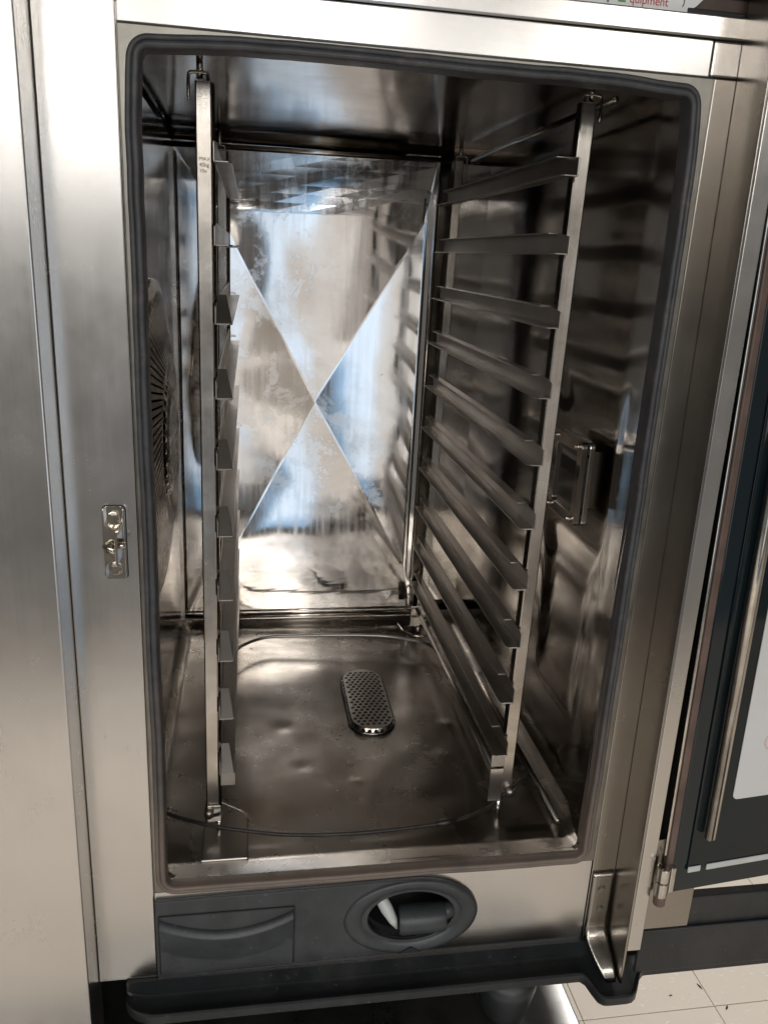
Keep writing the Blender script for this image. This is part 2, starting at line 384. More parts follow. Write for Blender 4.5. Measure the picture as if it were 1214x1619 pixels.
prism('arrow_mark', [(EC[0] - .012, -.0878), (EC[0] + .012, -.0872), (EC[0] + .001, -.0805)], 'y', -.0080, -.0070, BLACKD, ring, bevel=0)
bm = bmesh.new()
prof = [(.0457, .0136), (.0457, .045), (.040, .055), (.001, .056)]
rings = [[bm.verts.new((EC[0] + a * math.cos(2 * math.pi * k / 40), y, EC[1] + a * .675 * math.sin(2 * math.pi * k / 40))) for k in range(40)] for a, y in prof]
for a, b in zip(rings, rings[1:]):
    for k in range(40): bm.faces.new((a[k], a[(k + 1) % 40], b[(k + 1) % 40], b[k]))
finish('shower_recess', bm, BLACKD, oven, smooth=True)
# care drawer: lower block with a scooped finger grip
def drawer():
    bm = bmesh.new(); x0, x1, z0, z1 = -.2118, -.0812, -.0885, -.0195; nx, nz_ = 72, 64
    A = []
    for i in range(nx + 1):
        row = []
        for j in range(nz_ + 1):
            u, v = i / nx, j / nz_
            x = x0 + (x1 - x0) * u
            edge = z1 - .002 - .0185 * math.sin(math.pi * u) ** .85          # curved lip line
            z = z0 + (edge - z0) * (1 - (1 - v / .8) ** 1.8) if v <= .8 else edge + (z1 - edge) * (v - .8) / .2
            d = z - edge
            if v > .8: y = -.0042
            else: y = -.0042 - .0070 * min(1, (-d / .006)) ** .5 + .0045 * max(0, min(1, (-d - .006) / .03))
            row.append(bm.verts.new((x, y, z)))
        A.append(row)
    for i in range(nx):
        for j in range(nz_): bm.faces.new((A[i][j], A[i + 1][j], A[i + 1][j + 1], A[i][j + 1]))
    rim = [e for e in bm.edges if e.is_boundary]
    g = bmesh.ops.extrude_edge_only(bm, edges=rim)
    for e in g['geom']:
        if isinstance(e, bmesh.types.BMVert): e.co.y = -.0005
    return finish('care_drawer', bm, BLACK, oven, smooth=False)
dr = drawer()
for p in dr.data.polygons: p.use_smooth = True
md = dr.modifiers.new('split', 'EDGE_SPLIT'); md.split_angle = R(40)
bm = holed([rrect(-.2138, -.0792, -.0905, -.0175, .002, 3), rrect(-.2124, -.0806, -.0891, -.0189, .001, 3)], .0012, lambda u, v, w_: (u, -.0052 + w_, v))
finish('drawer_gap', bm, BLACKD, oven)

# gasket carrier + gasket
bm = holed([[(-.2163, .0082), (.2372, .0082), (.2372, .7572), (-.2163, .7572)], rrect(-.2045, .2225, .0165, .7460, .012)], .008, lambda u, v, w_: (u, -.0020 + w_, v))
finish('gasket_carrier', bm, CARRIER, oven, bevel=.0012)
def gasket():
    path = rrect(-.2083, .2262, .0125, .7500, .014, 10)
    dense = []
    for i in range(len(path)):
        a, b = Vector(path[i]), Vector(path[(i + 1) % len(path)]); n = max(1, int((b - a).length / .012))
        for k in range(n): dense.append(a.lerp(b, k / n))
    prof = []
    for cx, cyy, r, a0, a1 in ((-.0024, -.0030, .0025, 180, 360), (.0023, -.0045, .0028, 170, 360)):
        for k in range(9): a = R(a0 + (a1 - a0) * k / 8); prof.append((cx + r * math.cos(a), cyy + r * math.sin(a)))
    prof += [(.0056, .010), (-.0049, .010)]
    bm = bmesh.new(); rings = []; n = len(dense)
    for i, p in enumerate(dense):
        t = (dense[(i + 1) % n] - dense[i - 1]).normalized(); nrm = Vector((-t.y, t.x))       # inward for ccw
        wob = .0014 * mnoise.noise(Vector((p.x * 9, p.y * 9, 3))) + .0006 * mnoise.noise(Vector((p.x * 40, p.y * 40, 8)))
        if p.y > .68: k_ = min(1, (p.y - .68) / .06) ** 2; wob += k_ * (.0035 * math.exp(-((p.x + .205) / .05) ** 2) + .004 * math.exp(-((p.x - .225) / .05) ** 2))
        rings.append([bm.verts.new((p.x + nrm.x * (u + wob), v, p.y + nrm.y * (u + wob))) for u, v in prof])
    m = len(prof)
    for i in range(n):
        a, b = rings[i], rings[(i + 1) % n]
        for k in range(m): bm.faces.new((a[k], a[(k + 1) % m], b[(k + 1) % m], b[k]))
    o = finish('door_gasket', bm, GASKET, oven, smooth=True)
    md = o.modifiers.new('split', 'EDGE_SPLIT'); md.split_angle = R(50)
gasket()

# latch strike
STRIKE = steel('latch_steel', (.62, .57, .50), .14, stain=(.42, .37, .31), stainamt=.5, stainscale=70, roughvar=.1)
bm = holed([rrect(-.2437, -.2262, .3395, .4035, .0035, 4)], .002, lambda u, v, w_: (u, -.0022 + w_, v))
latch = finish('latch_plate', bm, STRIKE, oven, bevel=.0007)
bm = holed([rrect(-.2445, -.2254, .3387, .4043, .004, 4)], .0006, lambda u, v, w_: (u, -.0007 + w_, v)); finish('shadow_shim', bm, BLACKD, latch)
up_ = [(-.2347 + .0072 * math.cos(R(a)), .3930 + .0072 * math.sin(R(a))) for a in range(180, 361, 15)]
dn_ = [(-.2352 + .0072 * math.cos(R(a)), .3500 + .0072 * math.sin(R(a))) for a in range(0, 181, 15)]
bodyp = [(-.2434, .4020), (-.2420, .4020), (-.2419, .393)] + up_ + [(-.2275, .402), (-.2266, .4015), (-.2264, .342)] + [(-.2280, .3415)] + dn_ + [(-.2424, .3415), (-.2431, .352), (-.2437, .375)]
prism('latch_body', bodyp, 'y', -.0085, -.0022, STRIKE, latch, .0022).modifiers['bevel'].segments = 4
bolt('bolt', (-.2347, -.0022, .3935), (0, -1, 0), .0048, .0062, STRIKE, latch)
bolt('bolt', (-.2352, -.0022, .3495), (0, -1, 0), .0048, .0062, STRIKE, latch)
prism('hook', [(-.2325, .358), (-.2308, .358), (-.2300, .383), (-.2285, .3885), (-.2318, .3875), (-.2327, .380)], 'y', -.0205, -.0075, STRIKE, latch, .0005)
tube('cam', [(-.2425, -.0065, .3700), (-.2375, -.0125, .3705), (-.2345, -.0135, .3690), (-.2330, -.0105, .3640)], .004, STRIKE, latch, 10, [.0028, .0050, .0044, .0016])
tube('pin', [(-.2312, -.014, .3735), (-.2250, -.014, .3735)], .0026, STRIKE, latch, 10)

# hinge-side channel (leans a touch towards the top)
def leanx(z): return .2632 - .0105 * (z - .1)
CY = -.0432
bm = bmesh.new()
def lbox(bm, x0, x1, y0, y1, z0, z1):
    for v in bbox(bm, x0, x1, y0, y1, z0, z1): v.co.x += leanx(v.co.z)
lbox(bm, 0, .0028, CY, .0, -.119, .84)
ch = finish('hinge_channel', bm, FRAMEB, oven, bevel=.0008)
bm = bmesh.new(); lbox(bm, .0028, .0175, CY, CY + .0022, -.075, .84); finish('channel_front', bm, FRONTV, ch, bevel=.0007)
bm = bmesh.new(); lbox(bm, .0178, .071, CY + .006, CY + .008, -.054, .06); finish('hinge_plate', bm, FRAMEB, ch, bevel=.0006)
bm = bmesh.new(); lbox(bm, .0178, .0188, CY + .0022, -.001, -.054, .84); finish('channel_return', bm, BLACKD, ch)
# lower bracket of that channel, curving out to its tip
out = [(.2385, -.012), (.2400, -.010), (.2600, -.0085), (.2640, -.0085), (.2640, -.119), (.258, -.123), (.249, -.118), (.2420, -.103), (.2390, -.088)]
bm = bmesh.new(); nn = 18
def bracket_pt(u, z):
    t = max(0, min(1, (-.080 - z) / .04)); return (u, -.0022 - .036 * t * t * (3 - 2 * t), z)
rows = []
for j in range(nn + 1):
    z = -.0090 - (.112) * j / nn
    xl = .2388 if z > -.09 else .2388 + .014 * ((-.09 - z) / .031) ** 1.3
    rows.append([bm.verts.new(bracket_pt(xl + (.2634 - xl) * k / 6, z)) for k in range(7)])
for a, b in zip(rows, rows[1:]):
    for k in range(6): bm.faces.new((a[k], a[k + 1], b[k + 1], b[k]))
br = finish('channel_bracket', bm, FRAMEB, ch, smooth=True)
md = br.modifiers.new('solid', 'SOLIDIFY'); md.thickness = .0018; md.offset = 0
bolt('screw', (.2505, -.0032, -.030), (0, -1, 0), .0042, .002, FRAMEB, br, 16)
bolt('screw', (.2520, -.0032, -.056), (0, -1, 0), .0036, .002, FRAMEB, br, 16)

# black drip tray below
DX0, DX1 = -.2470, .62
def drip():
    #   (y, z) outline of the gutter, open on top
    prof = [(.010, -.0985), (-.0035, -.0985), (-.0040, -.1165), (-.0075, -.1185), (-.0285, -.1190), (-.0318, -.1165), (-.0330, -.1090), (-.0348, -.1080), (-.0366, -.1092), (-.0368, -.1180), (-.033, -.1225), (.010, -.1235)]
    xs = [DX0 + .0 + .0006] + [DX0 + .035 * (1 - math.cos(R(7.5 * k))) for k in range(1, 13)] + [.0, .12, .18] + [.20 + .005 * k for k in range(27)] + [.36, .48, DX1]
    bm = bmesh.new(); rings = []
    for x in xs:
        q = min(1, max(0, (x - DX0) / .035)); sh = math.sqrt(max(0, 1 - (1 - q) ** 2))
        bul = math.exp(-((x - .260) / .027) ** 6)
        ring = []
        for i, (y, z) in enumerate(prof):
            yy = y; zz = z
            if y < -.003:
                yy = -.003 + (y + .003) * (.12 + .88 * sh)
                if i >= 4: yy -= .020 * bul; zz -= .014 * bul
            if i in (2, 3, 4, 5): zz = zz + (.010) * (1 - sh)
            ring.append(bm.verts.new((x, yy, zz)))
        rings.append(ring)
    m = len(prof)
    for a, b in zip(rings, rings[1:]):
        for k in range(m): bm.faces.new((a[k], a[(k + 1) % m], b[(k + 1) % m], b[k]))
    bm.faces.new(rings[0]); bm.faces.new(rings[-1][::-1])
    o = finish('drip_tray', bm, TRAYM, oven, smooth=True)
    md = o.modifiers.new('split', 'EDGE_SPLIT'); md.split_angle = R(38)
    return o
drip()
box('tray_riser', .3345, .62, -.034, -.022, -.110, -.020, TRAYM, oven, .002)
box('tray_riser', .2830, .62, -.0385, -.0342, -.112, -.0555, TRAYM, oven, .004, 4)

# ------------------------------------------------------------------ cavity
XL, XR, YB, ZT = -.236, .236, .60, .766
def wob(x, y, s=6, seed=0): return mnoise.noise(Vector((x * s, y * s, seed)))
DENTS = [(.10, .12, .018, -.0018), (.118, .20, .012, .0016), (-.06, .19, .010, -.0012), (-.08, .28, .012, -.0016), (.135, .27, .010, .0018), (.0, .155, .006, .001), (-.03, .43, .03, .0022), (.03, .10, .03, -.001)]
def floor_fn(u, v):
    x = XL + (XR - XL) * u; y = .002 + (YB - .002) * v
    if y < .034: z = .0215 - .0115 * (y / .034)
    else: z = .010
    e = min((x - XL), (XR - x)); z += .014 * max(0, 1 - e / .022) ** 2            # coved edges
    z += .016 * max(0, (y - .575) / .025) ** 2
    if y > .05:
        d = math.hypot((x - .04) / 1.0, (y - .34) / 1.4); z -= .004 * max(0, 1 - d / .2)
        z += .0009 * wob(x, y, 9, 2) + .0004 * wob(x, y, 26, 5)
        for cx, cy_, r, a in DENTS: z += .6 * a * math.exp(-(((x - cx) ** 2 + (y - cy_) ** 2) / r ** 2))
    return (x, y, z)
cf = sheet('cavity_floor', floor_fn, 120, 150, .004, (0, 0, -1), FLOORM, oven)
def ceil_fn(u, v):
    x = XL + (XR - XL) * u; y = .004 + (YB - .004) * v
    return (x, y, ZT - .010 * max(0, 1 - y / .03) ** 2 - .014 * max(0, (y - .55) / .05) ** 2 + .0008 * wob(x, y, 5, 11))
sheet('cavity_ceiling', ceil_fn, 60, 70, .004, (0, 0, 1), INNERD, oven)
# rear wall with the pressed pyramid (creases form an X)
AP = (-.0234, .388); PX0, PX1, PZ0, PZ1 = -.172, .136, .105, .666; PH = -.0075
def rear_h(x, z):
    if not (PX0 <= x <= PX1 and PZ0 <= z <= PZ1): return 0
    tx = (AP[0] - x) / (AP[0] - PX0) if x < AP[0] else (x - AP[0]) / (PX1 - AP[0])
    tz = (AP[1] - z) / (AP[1] - PZ0) if z < AP[1] else (z - AP[1]) / (PZ1 - AP[1])
    return PH * (1 - max(tx, tz))
def rear_wall():
    bm = bmesh.new()
    y = YB
    P = lambda x, z, d=0: bm.verts.new((x, y - d, z))
    x0, x1, x2 = XL, .150, .176; z0, z1 = .020, .752
    a, b, c, d = P(PX0, PZ0, .007), P(PX1, PZ0), P(PX1, PZ1), P(PX0, PZ1, .007); ap = P(*AP, PH)
    o0, o1, o2, o3 = P(x0, z0, .004), P(x1, z0, .004), P(x1, z1, .004), P(x0, z1, .004)
    for f in ((a, b, ap), (b, c, ap), (c, d, ap), (d, a, ap), (o0, o1, b, a), (o1, o2, c, b), (o2, o3, d, c), (o3, o0, a, d)): bm.faces.new(f)
    # folded right-hand margin
    q1, q2 = P(x2, z0, -.024), P(x2, z1, -.024); q3, q4 = P(XR, z0, -.026), P(XR, z1, -.026)
    bm.faces.new((o1, q1, q2, o2)); bm.faces.new((q1, q3, q4, q2))
    bmesh.ops.subdivide_edges(bm, edges=list(bm.edges), cuts=6, use_grid_fill=True)
    o = finish('rear_wall', bm, REAR, oven)
    md = o.modifiers.new('crease', 'BEVEL'); md.limit_method = 'ANGLE'; md.angle_limit = R(1.2); md.width = .0022; md.segments = 3
    md = o.modifiers.new('solid', 'SOLIDIFY'); md.thickness = .0025; md.offset = -1
    return o
rw = rear_wall()
tube('bottom_hem', [(XL + .004, YB - .008, .0255), (.17, YB - .008, .0270)], .0042, CHROME, rw, 12)
tube('bottom_hem', [(XL + .004, YB - .006, .0345), (.17, YB - .006, .036)], .0020, CHROME, rw, 10)
tube('top_hem', [(XL + .004, YB - .006, .746), (.172, YB - .006, .750)], .0040, CHROME, rw, 12)
box('rear_backing', XL, XR, .634, .640, .0, ZT, INNERD, oven, 0)
# right-hand wall, flared towards the door, with a dished field round the lamp
def rwall_fn(u, v):
    y = .002 + (.63 - .002) * u; z = .012 + (ZT - .012) * v
    x = XR
    fl_ = max(0, 1 - y / .085); x -= .014 * fl_ ** 1.4 * (1 + .35 * math.sin(z * 7))
    d = max(abs(y - .150) / .085, abs(z - .392) / .105); q_ = max(0, min(1, (1.12 - d) / .45)); x += .004 * q_ * q_ * (3 - 2 * q_)
    # pressed field below and behind the lamp
    d2 = max(abs(y - .16) / (.055 + .10 * max(0, z - .1)), abs(z - .22) / .10); x += .0045 * max(0, min(1, (1 - d2) / .3))
    x += .0012 * wob(y, z, 5, 31) + .0002 * wob(y, z, 15, 37)
    return (x, y, z)
sheet('side_wall', rwall_fn, 90, 100, .003, (1, 0, 0), INNERD, oven)
tube('corner_seam', [(.2155, .05, .0185), (.2120, .30, .0185), (.209, .57, .0185)], .0035, INNER, oven, 10)
tube('corner_seam', [(.196, .58, .752), (.2, .10, .7555)], .003, INNER, oven, 10)
# lamp in the right wall
lx0, lx1 = .213, .237
LY0, LY1, LZ0, LZ1 = .106, .186, .347, .438
bm = holed([rrect(LY0, LY1, LZ0, LZ1, .006, 4), rrect(LY0 + .012, LY1 - .012, LZ0 + .012, LZ1 - .012, .003, 4)], .006, lambda u, v, w_: (lx0 + w_, u, v))
lampf = finish('lamp_frame', bm, INNER, oven, bevel=.001)
bm = holed([rrect(LY0, LY1, LZ0, LZ1, .006, 4), rrect(LY0 + .008, LY1 - .008, LZ0 + .008, LZ1 - .008, .003, 4)], .006, lambda u, v, w_: (lx0 + .0085 + w_, u, v))
finish('frame_base', bm, CHROME, lampf, bevel=.001)
box('lamp_glass', lx0 + .003, lx0 + .006, LY0 + .010, LY1 - .010, LZ0 + .010, LZ1 - .010, LAMPG, lampf, .0005)
box('lamp_box', lx0 + .0149, .256, LY0 + .022, LY1 - .012, LZ0 + .014, LZ1 - .014, INNERD, lampf, .001)
for zz in (LZ0 + .006, LZ1 - .006):
    for yy in (LY0 + .012, LY1 - .008): bolt('screw', (lx0, yy, zz), (-1, 0, 0), .0026, .0042, CHROME, lampf, 8)
for a, b in ((LZ0 + .002, LZ0 + .014), (LZ0 + .022, LZ1 - .016), (LZ1 - .012, LZ1 - .001)):
    box('edge_slot', lx0 + .0062, lx0 + .0084, LY0 - .0004, LY0 + .004, a, b, BLACKD, lampf, 0)
# left side: air baffle with round fan cover
FY, FZ, FR = .296, .393, .182
bm = holed([[(.055, .016), (.578, .016), (.578, .752), (.055, .752)], ell(FY, FZ, .165, .165, 60)], .003, lambda u, v, w_: (-.2345 + w_, u, v))
baf = finish('fan_baffle', bm, INNERD, oven)
box('edge_strip', -.2345, -.228, .5725, .5745, .03, .74, RACK, baf, .0003)
lpts = [ell(FY, FZ, FR, FR, 72)]
for k in range(96):
    a = 2 * math.pi * k / 96
    for r0, r1, wd in ((.100, .168, .0013),):
        da0, da1 = wd / r0, wd / r1; tw = .22
        lpts.append([(FY + r0 * math.cos(a - da0), FZ + r0 * math.sin(a - da0)), (FY + r1 * math.cos(a + tw - da1), FZ + r1 * math.sin(a + tw - da1)), (FY + r1 * math.cos(a + tw + da1), FZ + r1 * math.sin(a + tw + da1)), (FY + r0 * math.cos(a + da0), FZ + r0 * math.sin(a + da0))])
for rr, cnt in ((.022, 10), (.036, 16), (.050, 22), (.064, 28)):
    for k in range(cnt):
        a = 2 * math.pi * k / cnt; lpts.append(ell(FY + rr * math.cos(a), FZ + rr * math.sin(a), .0042, .0042, 8))
def dome(u, v, w_):
    r = math.hypot(u - FY, v - FZ) / FR
    return (-.2305 + .017 * max(0, 1 - r ** 3.2) - .007 * math.exp(-((r - .40) / .06) ** 2) + w_, u, v)
bm = holed(lpts, .0014, dome)
fan = finish('fan_cover', bm, RACK, oven)
bm = bmesh.new(); tube_bm(bm, [(-.30, FY, FZ), (-.296, FY, FZ)], .16, 48)
wheel = finish('fan_wheel', bm, INNERD, oven)
for k in range(16):
    a = 2 * math.pi * k / 16; b = bmesh.new(); c0, s0 = math.cos(a), math.sin(a); c1, s1 = math.cos(a + .16), math.sin(a + .16)
    v = [b.verts.new(p) for p in ((-.295, FY + .11 * c0, FZ + .11 * s0), (-.295, FY + .155 * c1, FZ + .155 * s1), (-.25, FY + .155 * c1, FZ + .155 * s1), (-.25, FY + .11 * c0, FZ + .11 * s0))]
    b.faces.new(v); o = finish('blade', b, INNERD, wheel); md = o.modifiers.new('solid', 'SOLIDIFY'); md.thickness = .002
box('fan_housing', -.345, -.340, .02, .63, .005, ZT, INNERD, oven, 0)
box('fan_housing', -.340, -.2365, .015, .019, .005, ZT, INNERD, oven, 0)
box('fan_housing', -.340, -.2365, .632, .636, .005, ZT, INNERD, oven, 0)
box('fan_housing', -.340, -.2365, .019, .632, .757, .760, INNERD, oven, 0)
box('fan_housing', -.340, -.2365, .019, .632, .005, .008, INNERD, oven, 0)
# jamb between front opening and cavity
bm = holed([rrect(-.2365, .2375, .004, .7705, .01, 4), rrect(-.2040, .2215, .0175, .7450, .014, 6)], .004, lambda u, v, w_: (u, .0045 + w_, v))
finish('front_jamb', bm, INNERD, oven)
box('jamb_side', -.2360, -.2325, .0088, .054, .012, .762, INNERD, oven, .0008)
for i, z in enumerate((.685, .60, .10)): box('baffle_clip', -.2315, -.222, .10, .112, z, z + .014, RACK, oven, .001)
# pressed ramp on the floor, front left; small bracket rear left
rp = prism('floor_ramp', [(-.1742, .0335), (-.1722, .118), (-.1690, .1270), (-.1625, .1305), (-.1570, .1280), (-.1310, .1085), (-.1265, .1030), (-.1258, .0960), (-.1258, .0335)], 'z', .0060, .0130, FLOORM, oven, .0022, smooth=False)
rp.modifiers['bevel'].segments = 4
tube('locating_bracket', catmull([(-.158, .49, .018), (-.147, .49, .0185), (-.1445, .488, .026), (-.1445, .488, .048), (-.147, .488, .052), (-.156, .49, .052)], 5), .0022, RACK, oven, 8)
# drain strainer
def strainer():
    cx, cy_, hw, hl = .039, .337, .031, .083
    top = []
    def stad(hw, hl, n=14):
        out = []
        for s, sg in ((0, 1), (180, -1)):
            for i in range(n + 1): a = R(s + 180 * i / n); out.append((cx + hw * math.cos(a), cy_ + sg * (hl - hw) + hw * math.sin(a)))
        return out
    loops = [stad(hw - .003, hl - .003)]
    def inside(x, y, m):
        yy = max(-(hl - hw), min(hl - hw, y - cy_)); return math.hypot(x - cx, y - cy_ - yy) < hw - m
    dx = .0078; row = 0; y = cy_ - hl
    while y < cy_ + hl:
        for i in range(-7, 8):
            x = cx + i * dx + (dx / 2 if row % 2 else 0)
            if inside(x, y, .0070): loops.append(ell(x, y, .0029, .0029, 8))
        y += .0069; row += 1
    zt = .0138
    bm = holed(loops, .0012, lambda u, v, w_: (u, v, zt + w_ + .0015 * (1 - ((v - cy_) / hl) ** 2) * (1 - ((u - cx) / hw) ** 2)))
    st = finish('drain_strainer', bm, RAILM, oven)
    # skirt with a row of round holes
    pth = stad(hw, hl, 18); L = [0]
    for i in range(len(pth)): L.append(L[-1] + (Vector(pth[(i + 1) % len(pth)]) - Vector(pth[i])).length)
    tot = L[-1]
    def along(s):
        s = s % tot
        for i in range(len(pth)):
            if L[i + 1] >= s:
                a, b = Vector(pth[i]), Vector(pth[(i + 1) % len(pth)]); return a.lerp(b, (s - L[i]) / max(1e-9, L[i + 1] - L[i]))
    nh = 44; hs = tot / nh
    outer = [(s * hs / 2, 0) for s in range(nh * 2 + 1)] + [(s * hs / 2, .0085) for s in range(nh * 2, -1, -1)]
    lp = [outer] + [ell((k + .5) * hs, .0046, .0030, .0027, 10) for k in range(nh)]
    def mp(u, v, w_):
        p = along(min(u, tot - 1e-6)); c = Vector((cx, max(cy_ - (hl - hw), min(cy_ + hl - hw, p.y)))); d = (p - c).normalized()
        ins = .0050 * max(0, (v - .001) / .010) ** 1.2
        q = p - d * (w_ + ins); return (q.x, q.y, .0060 + v)
    finish('skirt', holed(lp, .0010, mp), RACK, st)
    bm = holed([stad(hw + .001, hl + .001)], .0006, lambda u, v, w_: (u, v, .0092 + w_)); finish('dark_hollow_plate', bm, BLACKD, st)  # flat black plate standing in for the dark depth below the holes
strainer()

# ------------------------------------------------------------------ door, swung right round
DH = Vector((.2900, -.043, 0)); yawd = R(6)
def dpt(u, t, z):        # u along door width, t toward the viewer, z up (leans like the channel)
    x = DH.x + u * math.cos(yawd) + t * math.sin(yawd) * 1 - .0235 * (z - .03) * .95
    y = DH.y + u * math.sin(yawd) - t * math.cos(yawd)
    return (x, y, z)
def dbox(name, u0, u1, t0, t1, z0, z1, mat, parent, bevel=.0008):
    bm = bmesh.new()
    for v in bbox(bm, u0, u1, t0, t1, z0, z1): v.co = Vector(dpt(*v.co))
    return finish(name, bm, mat, parent, bevel=bevel)
D1 = .46; DZ0, DZ1 = -.0065, .80
door = dbox('door', .006, D1, -.055, -.004, DZ0, DZ1, FRONTV, oven, .002)
dbox('edge_profile', .0005, .0035, -.02, .0005, .045, DZ1 - .02, CHROME, door, .0008)
dbox('door_seal', .0045, .0125, -.006, .0012, .02, DZ1 - .02, BRONZE, door, .0015)
gb = dbox('glass_border', .0135, D1 - .01, -.004, -.0005, DZ0 + .002, DZ1 - .02, GLASSB, door, .0015)
dbox('inner_pane', .030, D1 - .03, -.0005, .0012, DZ0 + .030, DZ1 - .06, GLASS, door, .0006)
# glass clamp rail
bm = bmesh.new(); tube_bm(bm, [dpt(.0435, .008, .066), dpt(.0435, .008, DZ1 - .1)], .0042, 12); finish('clamp_rail', bm, CHROME, door, smooth=True)
dbox('clamp_strip', .047, .0555, .0012, .0045, .058, DZ1 - .09, RACK, door, .0012)
bm = holed([rrect(.0690, .30, .104, .36, .006, 5)], .0008, lambda u, v, w_: dpt(u, .0014 + w_, v))
stick = finish('label_sheet', bm, LABELP, door)
bm = holed([ell(.108, .168, .014, .011, 24), ell(.108, .168, .012, .009, 24)], .0003, lambda u, v, w_: dpt(u, .00222 + w_, v)); finish('printed_ring', bm, INKF, stick)
for k in range(2):
    bm = holed([[(.102 + .006 * k, .160), (.105 + .006 * k, .160), (.112 + .004 * k, .175), (.109 + .004 * k, .175)]], .0003, lambda u, v, w_: dpt(u, .00222 + w_, v)); finish('printed_mark', bm, INKF, stick)
dbox('light_strip', .052, .30, .0012, .0028, .0205, .0275, GREYP, door, .001)
dbox('light_strip', .030, .045, .0012, .0028, .0205, .0275, GREYP, door, .002)
bm = bmesh.new(); tube_bm(bm, [dpt(-.002, .006, .002), dpt(-.002, .006, .0195)], .0068, 16); tube_bm(bm, [dpt(-.002, .006, .0205), dpt(-.002, .006, .037)], .0068, 16)
hg = finish('hinge', bm, CHROME, door, bevel=.001)
bm = bmesh.new(); tube_bm(bm, [dpt(-.002, .006, -.009), dpt(-.002, .006, .0015)], .0062, 16); finish('hinge_cap', bm, BRONZE, hg, bevel=.001)
dbox('hinge_leaf', .0065, .0125, .0014, .007, .003, .034, CHROME, hg, .0012)

